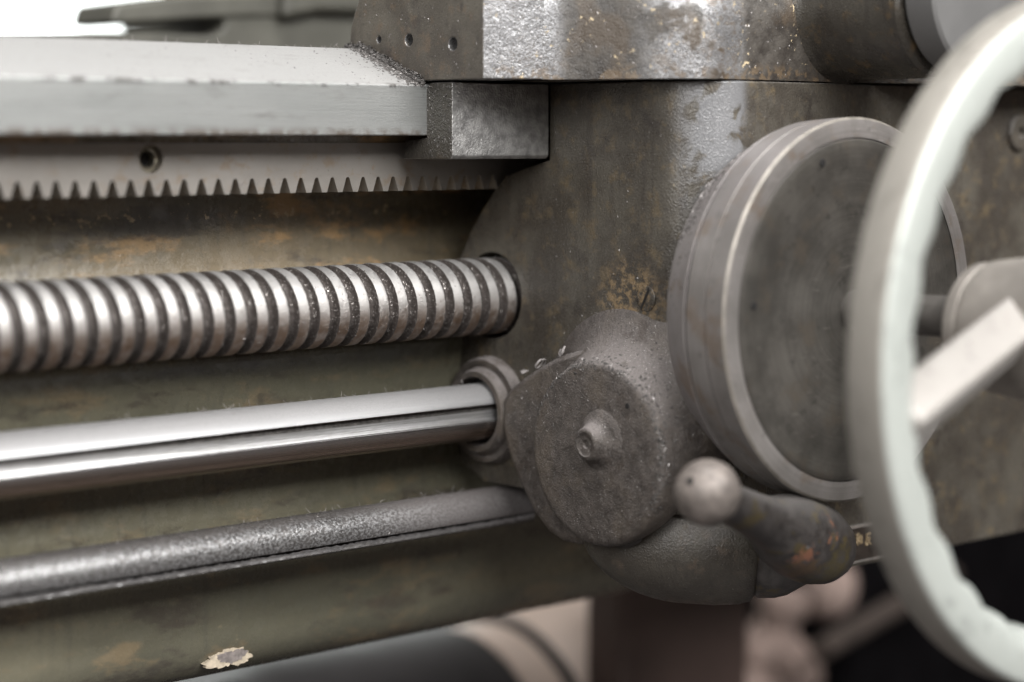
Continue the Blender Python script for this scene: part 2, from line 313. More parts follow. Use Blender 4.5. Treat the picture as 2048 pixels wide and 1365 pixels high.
def loft(rings, caps=True):
    n = len(rings[0]); vs = [v for r_ in rings for v in r_]; fs = []
    for k in range(len(rings)-1):
        for i in range(n): fs.append([k*n+i, k*n+(i+1) % n, (k+1)*n+(i+1) % n, (k+1)*n+i])
    if caps: fs += [list(range(n)), list(range(len(vs)-1, len(vs)-n-1, -1))]
    return vs, fs
def lathe(profile, org, axis, n=72, caps=True):       # profile: (distance along axis, radius)
    ax = Vector(axis).normalized(); e = Vector((0, 0, 1)) if abs(ax.z) < .9 else Vector((1, 0, 0))
    p = (e-ax*e.dot(ax)).normalized(); q = ax.cross(p); org = Vector(org)
    return loft([[org+ax*t+(p*math.cos(2*PI*i/n)+q*math.sin(2*PI*i/n))*r_ for i in range(n)] for t, r_ in profile], caps)
def join(*parts):
    vs, fs = [], []
    for v, f in parts:
        k = len(vs); vs += list(v); fs += [[i+k for i in x] for x in f]
    return vs, fs
def box(a, b):
    return prism([(a[0], a[1]), (b[0], a[1]), (b[0], b[1]), (a[0], b[1])], 2, a[2], b[2])
def obox(c, u, v, w):                                 # centre and three half-vectors
    c, u, v, w = map(Vector, (c, u, v, w)); vs = [c+u*i+v*j+w*k for i in (-1, 1) for j in (-1, 1) for k in (-1, 1)]
    return vs, [[0, 1, 3, 2], [4, 6, 7, 5], [0, 4, 5, 1], [2, 3, 7, 6], [0, 2, 6, 4], [1, 5, 7, 3]]
def tube(pts, rads, n=12):
    pts = [Vector(p) for p in pts]; rings = []
    for i, p in enumerate(pts):
        d = (pts[min(i+1, len(pts)-1)]-pts[max(i-1, 0)]).normalized()
        e = Vector((0, 0, 1)) if abs(d.z) < .9 else Vector((1, 0, 0)); a = (e-d*e.dot(d)).normalized(); b = d.cross(a)
        r_ = rads[i] if isinstance(rads, (list, tuple)) else rads
        rings.append([p+(a*math.cos(2*PI*k/n)+b*math.sin(2*PI*k/n))*r_ for k in range(n)])
    return loft(rings)
def arc(cx, cy, r_, a0, a1, n=8):
    return [(cx+r_*math.cos(math.radians(a0+(a1-a0)*i/n)), cy+r_*math.sin(math.radians(a0+(a1-a0)*i/n))) for i in range(n+1)]
def tag(o, label, cat, group=None, kind=None):
    if label: o['label'] = label
    if cat: o['category'] = cat
    if group: o['group'] = group
    if kind: o['kind'] = kind
    return o
def thing(name, loc, label, cat, group=None):
    o = bpy.data.objects.new(name, None); COL.objects.link(o); o.location = Vector(loc)*MM; o.empty_display_size = .01
    return tag(o, label, cat, group)

# ------------------------------------------------------------------ lathe bed: way, casting, rack
ZT, ZB = 107.4, 83.0                                  # front face of the way
bed = thing('lathe_bed', (-80, 60, -240), 'long lathe bed with bright ground steel way, toothed rack and grey-green painted casting', 'lathe bed')
way = [(-27, ZB), (-27, ZT), (21, ZT+19), (34, ZT+19), (74, ZT-8), (74, ZB)]
o = link('slideway', *prism(way, 0, -470, 420), MAT['way'], bed); bevel(o, .7, 2)
prof = [(60, 83.2), (-3, 83.2), (-3, 77.5), (40, 76), (44, 52)]
prof = [(60, 83.2), (-3, 83.2), (-3, 77.5), (40, 76), (47, 54), (46.2, 40), (44.6, 26), (42, 14), (36.8, 2), (31, -9), (26, -18), (23, -23.4), (22.6, -25), (23.2, -27)]
prof += [(28, -50), (33, -75), (32.6, -92), (30.6, -102), (30, -106), (31.5, -112), (33, -130), (33.5, -150), (34.2, -162)] + arc(58, -164, 24, 180, 262, 8)+[(110, -190), (150, -190), (150, 83.2)]
o = link('bed_casting', *prism(prof, 0, -470, 520), MAT['paint'], bed, 50)
# paint chip on the casting: bare patch with a cream rim, a thin flake standing off the paint
P0 = pix(458, 1316, 1, 35)
def blob(c, rx, rz, seed, n=90, y=None):
    rnd = random.Random(seed); ph = [rnd.uniform(0, 6.28) for _ in range(4)]
    return [(c[0]+rx*(1+.16*math.sin(2*t+ph[0])+.12*math.sin(3*t+ph[1])+.06*math.sin(7*t+ph[2])+.07*math.sin(13*t+ph[3])+.04*math.sin(23*t+ph[0]))*math.cos(t),
             c[2]+rz*(1+.16*math.sin(2*t+ph[0])+.12*math.sin(3*t+ph[1])+.06*math.sin(7*t+ph[2])+.07*math.sin(13*t+ph[3])+.04*math.sin(23*t+ph[0]))*math.sin(t)) for t in [2*PI*i/n for i in range(n)]]
chip = link('paint_chip', *prism([(x, z) for x, z in blob(P0, 11.5, 5.2, 3)], 1, 35.05, 38), m_plain('cream_primer', (.40, .34, .26), .6, 0, .3, 4, .2), bed)
link('bare_patch', *prism([(x+2, z+.6) for x, z in blob(P0, 7.4, 3.5, 8)], 1, 34.85, 37), m_plain('bare_iron', (.20, .175, .165), .6, .2, .3, 3, .3), chip)
# rack: involute-like straight teeth pointing down
RP, RY = 9.42, -4.0
rp = []; x0 = pix(368, 362, 1, RY).x; k0 = -26
zt, zr = pix(350, 391, 1, RY).z, pix(350, 359.5, 1, RY).z
for k in range(k0, 34):
    g = x0+k*RP                                       # centre of the gap
    rp += [(g-3.25, zt), (g-1.0, zr-.5), (g-.6, zr), (g+.6, zr), (g+1.0, zr-.5), (g+3.25, zt)]
rp += [(rp[-1][0]+3, zt), (rp[-1][0]+3, 79.5), (rp[0][0]-3, 79.5), (rp[0][0]-3, zt)]
rack = link('gear_rack', *prism(rp, 1, RY, 32), MAT['rack'], bed, 25)
H = pix(302, 318, 1, RY)
c1 = link('c1', *lathe([(-5, 6.6), (9, 6.6)], (H.x, RY, H.z), (0, 1, 0), 40), MAT['rack'])
cut(rack, [c1]); bevel(rack, .35, 2, 25)
bo = link('rack_bolt', *lathe([(3.2, 3.9), (2.6, 4.6), (3.2, 6.3), (9.2, 6.4), (9.2, 3.6), (3.6, 3.6)], (H.x, RY, H.z), (0, 1, 0), 40, False), MAT['bolt'], rack)
link('bolt_socket', *lathe([(7, .01), (7, 3.7)], (H.x, RY, H.z), (0, 1, 0), 24, False), MAT['black'], bo)

# ------------------------------------------------------------------ lead screw, feed rod, control rod
PITCH, RS = 12.0, 20.0
pf = [(0, 0, 0), (.12, 0, 0), (.25, 0, 0), (.34, 0, .05), (.43, .02, .22), (.47, .12, .42), (.52, .45, .65), (.58, 1.0, .8), (.62, 1.7, 1), (.67, 2.5, 1), (.72, 3.1, 1),
      (.78, 3.5, 1), (.84, 3.6, 1), (.90, 3.4, 1), (.945, 2.6, 1), (.965, 1.2, 1), (.978, .25, .9), (.988, 0, .25)]
NA = 120; vs, fs, gv = [], [], []
cols = [(k*PITCH+f*PITCH, d, g) for k in range(-37, 5) for f, d, g in pf]
ph0 = -3.0
for x_, d, g in cols:
    for i in range(NA):
        a = 2*PI*i/NA; xx = x_+PITCH*i/NA+ph0
        nn = mnoise.noise((xx*.9, math.sin(a)*14, math.cos(a)*14)); n2 = mnoise.noise((xx*.25+9, math.sin(a)*5, math.cos(a)*5))
        dd = d+(nn*.45+n2*.5 if d > .3 else 0)*min(1, d)
        r_ = RS-max(0, dd); vs.append((xx+(.35*n2 if 0 < d < 3 and g > .5 and x_ % PITCH/PITCH < .7 else 0), -r_*math.sin(a), r_*math.cos(a))); gv.append(g)
for k in range(len(cols)-1):
    for i in range(NA):
        if i < NA-1: fs.append([k*NA+i, k*NA+i+1, (k+1)*NA+i+1, (k+1)*NA+i])
        elif k+len(pf)+1 < len(cols): pass
# close the seam: angle NA of column k is angle 0 of the same column one pitch on
L = len(pf)
for k in range(len(cols)-1-L):
    fs.append([k*NA+NA-1, (k+L)*NA, (k+L+1)*NA, (k+1)*NA+NA-1])
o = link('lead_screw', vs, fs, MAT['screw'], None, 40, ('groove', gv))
tag(o, 'coarse threaded steel lead screw with grime-packed grooves, above the smooth rod', 'lead screw')
def bar(R_, slot_ang, w, d, y, z, xa, xb):            # round bar with a keyway; angle measured up from the side facing -y
    n = 96; half = math.asin(w/2/R_); pts = []
    for i in range(n+1):
        t = half+(2*PI-2*half)*i/n+slot_ang; pts.append((y-R_*math.cos(t), z+R_*math.sin(t)))
    er = (-math.cos(slot_ang), math.sin(slot_ang)); et = (math.sin(slot_ang), math.cos(slot_ang))
    rr = R_*math.cos(half)-d
    pts += [(y+er[0]*rr-et[0]*w/2, z+er[1]*rr-et[1]*w/2), (y+er[0]*rr+et[0]*w/2, z+er[1]*rr+et[1]*w/2)]
    return prism(pts, 0, xa, xb), (er, et, rr), n
(g_, (er, et, rr), nb_) = bar(14.7, math.radians(4), 8.2, 3.6, 0, -60.2, -470, 10)
rod = thing('feed_rod', (-230, 0, -75), 'smooth shiny steel feed rod with an oily keyway slot along its side', 'feed rod')
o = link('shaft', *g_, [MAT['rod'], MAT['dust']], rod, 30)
for k in range(nb_, nb_+3): o.data.polygons[2+k].material_index = 1  # slot faces coloured dark for the shadow of the upper edge
o.data.polygons[2+nb_+2].material_index = 0; bevel(o, .4, 2, 50)
def strip(er, et, rr, w, y, z, xa, xb, th, wav, s0=-1, s1=1):      # oil lying in a keyway, a wavy ribbon
    n = int((xb-xa)/1.2); rg = []
    for i in range(n+1):
        x = xa+(xb-xa)*i/n; q = []
        for j in range(7):
            s = s0+(s1-s0)*j/6; hh = rr+th*(.5+.5*s*s)+wav*mnoise.noise((x*.55, s*2.2, rr))
            q.append((x, y+er[0]*hh+et[0]*s*w/2*.97, z+er[1]*hh+et[1]*s*w/2*.97))
        rg.append(q)
    vs = [v for q in rg for v in q]; fs = [[i*7+j, i*7+j+1, i*7+j+8, i*7+j+7] for i in range(n) for j in range(6)]
    return vs, fs
link('keyway_oil', *strip(er, et, rr, 8.2, 0, -60.2, -469, 9, 1.6, .05, -1, .30), MAT['oil'], rod, 180)
(g_, (er, et, rr), nb_) = bar(10.6, math.radians(-39), 5.6, 2.6, 0, -111.8, -470, 20)
rod2 = thing('control_rod', (-230, 0, -123), 'thinner greasy grit-covered control rod, lowest of the three round bars', 'control rod')
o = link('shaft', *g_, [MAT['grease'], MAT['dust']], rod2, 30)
for k in range(nb_, nb_+3): o.data.polygons[2+k].material_index = 1; bevel(o, .4, 2, 50)  # dark slot colour stands for the shade inside the keyway
link('keyway_oil', *strip(er, et, rr, 5.6, 0, -111.8, -469, 19, 2.3, .7, -1, -.12), MAT['oil'], rod2, 180)

# ------------------------------------------------------------------ carriage: saddle, keeper, apron, worm housing
car = thing('lathe_carriage', (60, -60, -140), 'massive dark cast-iron lathe carriage with dusty apron riding on the bed', 'lathe carriage')
XS = -72.6; ZS = 109.6
def st_(x, yf, zt, yb, rr):
    a = [(yf, ZS), (yf, (ZS+zt-rr)/2)]+arc(yf+rr, zt-rr, rr, 180, 90, 8)
    return [(x, y, z) for y, z in a]+[(x, 10, zt+.01), (x, 30, zt-.01-6), (x, yb, 150), (x, yb, 120), (x, yb, ZS)]
b1 = [[(x, yf, ZS), (x, yf, 140), (x, yf, 180), (x, yf, 205), (x, 0, 206), (x, 14, 170), (x, 25, 152), (x, 32, 138), (x, 34, 120), (x, 34, ZS)] for x, yf in ((XS, -70), (-47, -83.5), (-30, -84))]
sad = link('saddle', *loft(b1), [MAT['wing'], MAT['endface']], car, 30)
for p in sad.data.polygons:
    if p.normal.x < -.9: p.material_index = 1
hs = []
for px, py, r_ in ((817, 80, 2.9), (905, 88, 3.1), (757, 79, 1.7)):
    q = pix(px, py, 0, XS); hs.append(link('c', *lathe([(-4, r_), (9, r_)], (XS, q.y, q.z), (1, 0, 0), 20), MAT['black']))
cut(sad, hs); bevel(sad, .8, 2, 35)
wing = [st_(x, yf, zt+14, 34, 36) for x, yf, zt in ((-47.2, -83.2, 163), (-40, -88, 162.5), (-34, -97, 162), (-26, -113, 161), (-16, -131, 160), (-9, -140, 160), (0, -144.5, 160), (12, -146, 160), (60, -146, 160), (120, -146, 160), (155, -172, 160), (330, -174, 160))]  # right end pushed forward, an overhang added to shade the apron
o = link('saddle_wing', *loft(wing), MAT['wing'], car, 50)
# cross-slide screw housing on the saddle front and its dial
HC = Vector((100.5, -146, 146))
o = link('screw_housing', *lathe([(-4, 40), (1, 37), (5, 35.5), (58, 35.5), (60, 34)], HC, (0, -1, 0)), MAT['housing'], car, 30)
xd = thing('cross_slide_dial', (HC.x, -216, HC.z-48), 'pale grey cross-slide collar at the upper right, cut by the frame', 'dial')
o = link('collar', *lathe([(0, 20), (0, 38), (1.5, 39), (16, 39), (17.5, 37.5), (17.5, 10)], (HC.x+6, -207, HC.z+5), (0, -1, 0), 96), MAT['clean'], xd, 30)
# keeper plate under the front way
yk = -46.0
kp = [(yk, 108.6), (yk, 73.2), (yk+1.5, 71.6), (-8, 71.6), (-10, 80.5), (-26.6, 81.8), (-26.6, 106), (-30, 108.6)]
o = link('keeper_plate', *prism(kp, 0, XS+1.0, -8), [MAT['keeper'], MAT['grime']], car, 25)
for p_ in o.data.polygons:
    if p_.normal.x < -.9: p_.material_index = 1
bevel(o, .6, 2)
# apron casting
XA = -6.0
ap = [(-146.5, 108.9), (-44, 108.9), (-44, 71)]
for px, py in ((1050, 336), (1012, 352), (985, 385), (958, 430), (937, 470), (924, 505)):
    q = pix(px, py, 0, XA); ap.append((q.y, q.z))
ap += [(33.5, 8), (33.5, -62), (25, -90), (2, -101), (-30, -122), (-70, -136), (-146.5, -138)]
o = link('apron', *prism(ap, 0, XA, 330), MAT['apron'], car, 30)
bm = bmesh.new(); bm.from_mesh(o.data)
base = parent_world(car)/MM
ed = [e for e in bm.edges if all(abs(v.co.x/MM+base.x-XA) < .1 and abs(v.co.y/MM+base.y+146.5) < .1 for v in e.verts)]
bmesh.ops.bevel(bm, geom=ed, offset=.030, segments=12, profile=.5, affect='EDGES'); bm.to_mesh(o.data); bm.free()
cut(o, [link('c', *lathe([(-8, 22.3), (40, 22.3)], (XA, -.5, 0), (1, 0, 0), 64), MAT['apron']), link('c', *box((-60, -200, -220), (50, 90, -99)), MAT['apron'])])
bevel(o, 2.2, 3, 40); apron = o
link('screw_bore', *lathe([(33, .01), (33, 22.2)], (XA, -.5, 0), (1, 0, 0), 48, False), MAT['black'], apron)
q = pix(1293, 597, 0, XA)
sc_ = link('slotted_screw', *lathe([(0, 6.2), (.7, 6.2), (1.1, 5.6), (1.1, .01)], (XA+.2, q.y, q.z), (-1, 0, 0), 32, False), MAT['apron'], car)
link('screw_slot', *obox((XA-1.0, q.y, q.z), (.25, 0, 0), (0, .35, .5), (0, 2.6, -5)), MAT['black'], sc_)
# bushing where the feed rod enters
ZR = -60.2
o = link('rod_bushing', *lathe([(0, 28.5), (4, 28), (6, 26.8), (6, 24.8), (5.0, 24.2), (5.4, 22.8), (9, 22.2), (11, 21), (11, 18.2), (7, 17.4), (4, 17.2)], (XA, 1, ZR), (-1, 0, 0), 72, False), MAT['dusty'], car, 30)
link('bushing_gap', *lathe([(2.4, .01), (2.4, 18)], (XA, 1, ZR), (-1, 0, 0), 40, False), MAT['black'], o)
# worm housing: flange, round boss and plug
XF, XB = -17.0, -31.0
fl = []
for px, py in ((1110, 712), (1060, 742), (1016, 775), (1001, 800), (999, 850), (1010, 905), (1035, 970), (1065, 1030), (1092, 1066), (1120, 1085), (1150, 1091), (1190, 1088), (1240, 1072), (1290, 1042), (1318, 980), (1318, 900), (1300, 800), (1250, 722), (1180, 692)):
    q = pix(px, py, 0, XF); fl.append((q.y, q.z))
wh = link('worm_housing', *prism(fl, 0, XF, 4), MAT['dusty'], car, 40); bevel(wh, 5, 4, 40)
BC = pix(1188, 908, 0, XB); RB = 44.0
bp = [(-44, 66, 14, 26), (-30, 60, 9, 20), (-24, 54, 5, 12), (-20, 50.5, 3, 7), (-15, 48, 1.2, 3.5), (-10, 46.4, .4, 1.4), (-5, 45.4, 0, 0), (-3, 45.1, 0, 0), (-1.4, 44.3, 0, 0), (-.5, 43, 0, 0), (0, 41, 0, 0), (.2, 36, 0, 0), (.6, 26, 0, 0), (1.4, 12, 0, 0)]
rg = [[Vector((XB-t, BC.y+dy_+r_*math.cos(2*PI*k_/96), BC.z+dz_+r_*math.sin(2*PI*k_/96))) for k_ in range(96)] for t, r_, dy_, dz_ in bp]
o = link('housing_boss', *loft(rg), MAT['dusty'], wh, 40)
def shade_ring(t, r_):  # dark strip standing for the shade at the boss and flange step
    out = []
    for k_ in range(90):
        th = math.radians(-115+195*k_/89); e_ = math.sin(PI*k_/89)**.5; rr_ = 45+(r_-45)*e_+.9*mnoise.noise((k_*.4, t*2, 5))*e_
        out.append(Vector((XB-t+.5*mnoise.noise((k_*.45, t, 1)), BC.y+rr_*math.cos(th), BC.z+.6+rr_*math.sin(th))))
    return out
g_ = [shade_ring(t, r_) for t, r_ in ((-14.6, 51), (-13.0, 48.5), (-11.6, 46.6), (-9.5, 45))]
link('boss_shade_strip', [v for q_ in g_ for v in q_], [[i*90+k, i*90+k+1, (i+1)*90+k+1, (i+1)*90+k] for i in range(3) for k in range(89)], MAT['dust'], wh, 60)
link('boss_pit', *lathe([(0, 1.4), (.4, 1.3), (.4, .01)], pix(1255, 812, 0, XB-.2), (-1, 0, 0), 14, False), MAT['black'], o)
q = pix(1190, 886, 0, XB-2)
o2 = link('plug', *lathe([(-3, 20), (-.6, 16.5), (.5, 13.2), (1.6, 10.8), (3.2, 9.3), (5.4, 8.4), (6.6, 8.0), (7.4, 7.1), (7.5, 6.0), (6.8, 5.3), (6.9, 2.2), (5.8, 1.6), (5.8, .01)], (XB-1, q.y, q.z), (-1, .06, -.02), 40, False), MAT['dusty'], wh, 50)
# lower belly of the apron
B0, B1 = pix(1385, 1085, 1, -120), pix(1700, 1098, 1, -172)
AX = (B1-B0).normalized(); LL = (B1-B0).length
o = link('apron_belly', *lathe([(-52*math.cos(PI/2*i/14), max(.01, 30*math.sin(PI/2*i/14)**1.25)) for i in range(15)]+[(14, 30.3), (26, 29.4), (31, 28), (33, 25.5)], B0+Vector((2, 5, -1)), AX, 64), MAT['belly'], car, 40)
# nameplate with two characters
np_ = link('nameplate', *prism([(pix(1690, 1108, 1, -146.5).x, -135.5), (pix(1800, 1108, 1, -146.5).x, -135.5), (pix(1800, 1040, 1, -146.5).x, -115.8), (pix(1690, 1040, 1, -146.5).x, -115.8)], 1, -147.6, -145), MAT['plate'], car, 30); bevel(np_, .4, 2)
xl, xr = pix(1692, 1040, 1, -147).x, pix(1798, 1040, 1, -147).x
link('plate_edge', *join(box((xl, -148.3, -117.4), (xr, -147, -115.6)), box((xl, -148.0, -135.6), (xr, -147, -134.6))), MAT['edge'], np_)
def strokes(ox, oz, w, h, segs):
    ps = []
    for x0_, y0_, x1_, y1_ in segs:
        a = Vector((ox+x0_*w, -147.9, oz+y0_*h)); b = Vector((ox+x1_*w, -147.9, oz+y1_*h)); d = (b-a)/2
        nrm = Vector((-d.z, 0, d.x)).normalized()*.26
        ps.append(obox((a+b)/2, d+d.normalized()*.2, nrm, (0, .4, 0)))
    return join(*ps)
q1, q2 = pix(1711, 1091, 1, -147.7), pix(1730, 1090, 1, -147.7)
he = [(.45, 1, .1, .86), (.02, .64, .56, .64), (.30, .90, .30, 0), (.30, .62, .02, .22), (.30, .62, .55, .30), (.66, .78, .66, .12), (.66, .78, 1, .78), (1, .78, 1, .12), (.66, .18, 1, .18)]
fan = [(.95, .98, .18, .90), (.20, .90, .16, .45), (.16, .45, 0, 0), (.22, .62, .88, .62), (.88, .62, .62, .22), (.62, .22, .25, 0), (.34, .50, .62, .22), (.62, .22, 1, 0)]
link('lettering', *join(strokes(q1.x, q1.z, 4.6, 6.0, he), strokes(q2.x, q2.z, 4.8, 6.0, fan)), MAT['gold'], np_, 0)
q = pix(2034, 266, 1, -146.5)
pl_ = link('oil_plug', *lathe([(-1, 10), (2, 9.6), (3, 8.8), (3, 3.4), (.5, 2.6), (.5, .01)], (q.x, -146.5, q.z), (0, -1, 0), 40, False), MAT['cast'], car, 30)
# ------------------------------------------------------------------ apron dial
DX, DZ = 52.0, 0.6
dl = thing('graduated_dial', (DX, -170, DZ-92), 'large round steel dial collar with a dark flat face behind the handwheel', 'dial')
o = link('back_ring', *lathe([(-2, 78), (2, 80), (10, 84.6), (18.3, 88.6), (19, 88.4), (19.4, 86), (20, 60)], (DX, -148, DZ), (0, -1, 0), 160, False), m_turned('dusty_ring', (.20, .182, .178), (.27, .25, .245), (.16, .11, .075), .6, .3), dl, 30)
o = link('collar', *lathe([(19.3, 86), (20.3, 86), (20.5, 88.6), (21.4, 89.6), (32.6, 90.5), (33, 89.6), (33.8, 89.6), (34.2, 90.6), (44.2, 91.0), (45.4, 90.0), (45.6, 82), (45.4, 81.4)], (DX, -148, DZ), (0, -1, 0), 160, False), [MAT['dial'], MAT['worn']], dl, 30)
for p_ in o.data.polygons:
    if p_.index//160 in (2, 8): p_.material_index = 1
o = link('face_plate', *lathe([(43.5, 81.2), (45.3, 80.9), (45.6, 80.2), (45.6, 77), (45.3, 75.5), (45.1, 30), (45.1, .01)], (DX, -148, DZ), (0, -1, 0), 160, False), MAT['dialface'], dl, 30)
dots = []
for px, py in ((1508, 612), (1645, 326)):
    q = pix(px, py, 1, -193.5); dots.append(lathe([(0, 1.9), (.35, 1.8), (.35, .01)], (q.x, -193.45, q.z), (0, -1, 0), 20, False))
link('set_screw', *dots[0], MAT['black'], dl, 30); link('set_screw', *dots[1], MAT['black'], dl, 30)

# ------------------------------------------------------------------ handwheel
WX, WY, WZ, WR = 52.5, -318.0, -5.5, 149.0
hw = thing('handwheel', (WX, WY, WZ-WR), 'big pale metal handwheel with a flat spoke in the right foreground', 'handwheel')
def ring():
    n = 264; rings = []
    for i in range(n):
        a = 2*PI*i/n
        sc = (.5+.5*math.cos(a*30))**.8                 # finger grips along the inner back edge of the rim
        pr = [(0, -7), (0, 6.4), (.5, 8), (1.4, 9), (2.8, 9.5), (13.6, 9.5), (17, 9.1), (18.3+sc*2.6, 7.8), (18.4+sc*4.2, 5.5), (18+sc*6.2, 1), (17.5+sc*7.5, -2.5), (16+sc*9.5, -7), (13+sc*10, -10.4), (8, -11), (2.6, -10.4), (.7, -9.2)]
        rings.append([(WX+(WR-p)*math.cos(a), WY-f, WZ+(WR-p)*math.sin(a)) for p, f in pr])
    m_ = len(rings[0]); vs = [v for r_ in rings for v in r_]
    return vs, [[i*m_+j, i*m_+(j+1) % m_, ((i+1) % n)*m_+(j+1) % m_, ((i+1) % n)*m_+j] for i in range(n) for j in range(m_)]
o = link('rim', *ring(), [MAT['wheel'], MAT['rimside']], hw, 40)
for p_ in o.data.polygons:
    if p_.index % 16 in (0, 1, 14, 15): p_.material_index = 1
HYB = -262.0
o = link('hub', *lathe([(0, 22), (0, 25), (3, 28), (8, 28.5), (9, 26.6), (11, 26.6), (12, 29.5), (40, 33), (62, 33), (65, 31), (65, .01)], (WX, HYB, WZ+4), (0, -1, 0), 72, False), MAT['hubm'], hw, 30)
o = link('shaft', *lathe([(0, 9.5), (75, 9.5)], (DX, -190, DZ+.5), (0, -1, 0), 40), MAT['shaft'], hw, 30)
for ang in (190, 310, 70):
    a = math.radians(ang); er_ = Vector((math.cos(a), 0, math.sin(a))); et_ = Vector((-math.sin(a), 0, math.cos(a)))
    c0 = Vector((WX, -300, WZ+12))+er_*22; c1 = Vector((WX, WY-1, WZ))+er_*134
    d = (c1-c0)/2; nrm = et_.cross(d).normalized(); tw = math.radians(38)
    u_, v_ = et_*math.cos(tw)+nrm*math.sin(tw), nrm*math.cos(tw)-et_*math.sin(tw)
    o = link('spoke', *obox((c0+c1)/2, d, u_*10, v_*10), MAT['spoke'], hw, 30); bevel(o, 3, 3)

# ------------------------------------------------------------------ ball lever
BL = pix(1415, 985, 1, -208)
H0 = B0+AX*33; Q = pix(1610, 1080, 1, -180); dv = Q-BL; LV = dv.length
lv = thing('ball_lever', ((BL.x+Q.x)/2, -180, Q.z-26), 'worn control lever with a pale steel ball knob and orange-chipped boss', 'control lever')
LR = Vector(((BL.x+Q.x)/2, -180, Q.z-26)); sp_ = []
for px, py, dy_, r_, cc_ in ((1641, 1062, -14, 8, (.30, .13, .07)), (1598, 1100, -16, 8, (.25, .11, .065)), (1612, 1085, -18, 5, (.30, .30, .31)), (1650, 1128, -10, 14, (.085, .068, .030)), (1600, 1135, -12, 10, (.10, .062, .032))):
    q = pix(px, py, 1, Q.y+dy_)-LR; sp_.append((q.x, q.y, q.z, r_, cc_))
MAT['hub'] = m_hub(sp_)
o = link('collar', *lathe([(-4, 20), (-2.5, 23.5), (0, 25), (8, 24.6), (14, 23), (19, 20), (24, 17), (30, 10)], H0-Vector((0, 0, 1)), AX, 64), MAT['hub'], lv, 50)
o = link('arm', *lathe([(6, 8.5), (14, 9.6), (24, 10.8), (34, 12.6), (44, 15.4), (52, 17.6), (60, 18.8), (68, 18.6), (75, 17), (80, 14.2), (84, 9.5), (86, 4), (86.4, .01)] if False else [(LV*f, r_) for f, r_ in ((.08, 8.4), (.25, 9.2), (.42, 10), (.54, 11), (.63, 13), (.72, 16), (.82, 18.6), (.95, 20), (1.08, 19.8), (1.19, 17.8), (1.28, 14), (1.34, 8.8), (1.37, .01))], BL, dv, 48), MAT['hub'], lv, 60)
o = link('ball_knob', *lathe([(-14.6*math.cos(PI*i/24), max(.01, 14.6*math.sin(PI*i/24))) for i in range(25)], BL, dv, 48, False), MAT['ball'], lv, 60)
dd = (ray(1380, 962)).normalized(); oc = CAM-BL; bq = oc.dot(dd); tt = -bq-math.sqrt(max(0, bq*bq-oc.length_squared+14.6**2)); hp = CAM+dd*tt
link('knob_hole', *lathe([(-1, 1.9), (.35, 1.8), (.35, .01)], hp, (hp-BL), 20, False), MAT['black'], o)

# ------------------------------------------------------------------ tailstock behind the bed
ts = thing('tailstock', (0, 330, 110), 'blurred olive grey machine block with a slotted clamp behind the bright bed way', 'machine block')
YT = 250.0
def pp(pts, y): return [(pix(px, py, 1, y).x, pix(px, py, 1, y).z) for px, py in pts]
o = link('clamp_arm', *prism(pp([(232, 8), (350, -8), (600, -20), (600, 20), (560, 33), (440, 36), (250, 47), (222, 45)], YT), 1, YT, YT+45), MAT['tail'], ts, 30); bevel(o, 3, 3)
o = link('base', *prism(pp([(120, 72), (180, 66), (300, 65), (420, 71), (446, 60), (450, 48), (442, 34), (560, 20), (760, -10), (800, 160), (120, 160)], YT+3), 1, YT+3, YT+120), MAT['tail'], ts, 30); bevel(o, 4, 3)
o = link('body', *prism(pp([(565, -120), (800, -120), (800, 30), (640, 25), (570, 40)], YT-8), 1, YT-8, YT+130), MAT['tail'], ts, 30); bevel(o, 5, 3)

# ------------------------------------------------------------------ room behind and under the lathe
flr = link('floor', *box((-3000, -2500, -860), (5000, 3400, -850)), MAT['floor']); tag(flr, None, None, None, 'structure')
wl = link('wall', *box((-3000, 3200, -850), (5000, 3300, 3200)), MAT['wall']); tag(wl, None, None, None, 'structure')
wc = pix(110, 20, 1, 3195)
wd = thing('window', (wc.x, 3190, wc.z-800), 'bright overexposed workshop window at the upper left behind the bed', 'window')
link('pane', *box((wc.x-1100, 3188, wc.z-900), (wc.x+1600, 3194, wc.z+900)), MAT['pane'], wd, 0)
link('window_frame', *join(box((wc.x-330, 3165, wc.z-900), (wc.x-215, 3187, wc.z+900)), box((wc.x-1150, 3165, wc.z-980), (wc.x+1650, 3187, wc.z-901))), MAT['frame'], wd)
# things below the bed
top = pix(1000, 1243, 1, 300); xs_ = [pix(px, py, 1, 215).x for px, py in ((640, 1360), (1085, 1330), (1165, 1330))]
MR = 100.0; mc = (xs_[1], 300, top.z-MR)
dr = thing('motor', (xs_[1], 300, top.z-2*MR), 'dark grey round motor with a beige end, blurred under the bed', 'motor')
link('drum', *lathe([(xs_[0]-xs_[1], 70), (xs_[0]-xs_[1]+4, 92), (xs_[0]-xs_[1]+25, MR), (-4, MR), (0, MR-3)], mc, (1, 0, 0), 80), MAT['drum'], dr, 40)
link('band', *lathe([(0, MR-6), (1, MR-1), (xs_[2]-xs_[1]-5, MR-1), (xs_[2]-xs_[1]-4, MR-6)], mc, (1, 0, 0), 80), MAT['beige'], dr, 40)
link('seam', *lathe([(xs_[2]-xs_[1]-5, MR-8), (xs_[2]-xs_[1]-5, MR+4), (xs_[2]-xs_[1]+3, MR+4), (xs_[2]-xs_[1]+3, MR-8)], mc, (1, 0, 0), 80), MAT['drum'], dr, 40)
link('end_bell', *lathe([(xs_[2]-xs_[1]+2, MR-2), (xs_[2]-xs_[1]+30, MR+14), (xs_[2]-xs_[1]+150, MR+16), (xs_[2]-xs_[1]+160, MR-8)], mc, (1, 0, 0), 80), MAT['beige'], dr, 40)
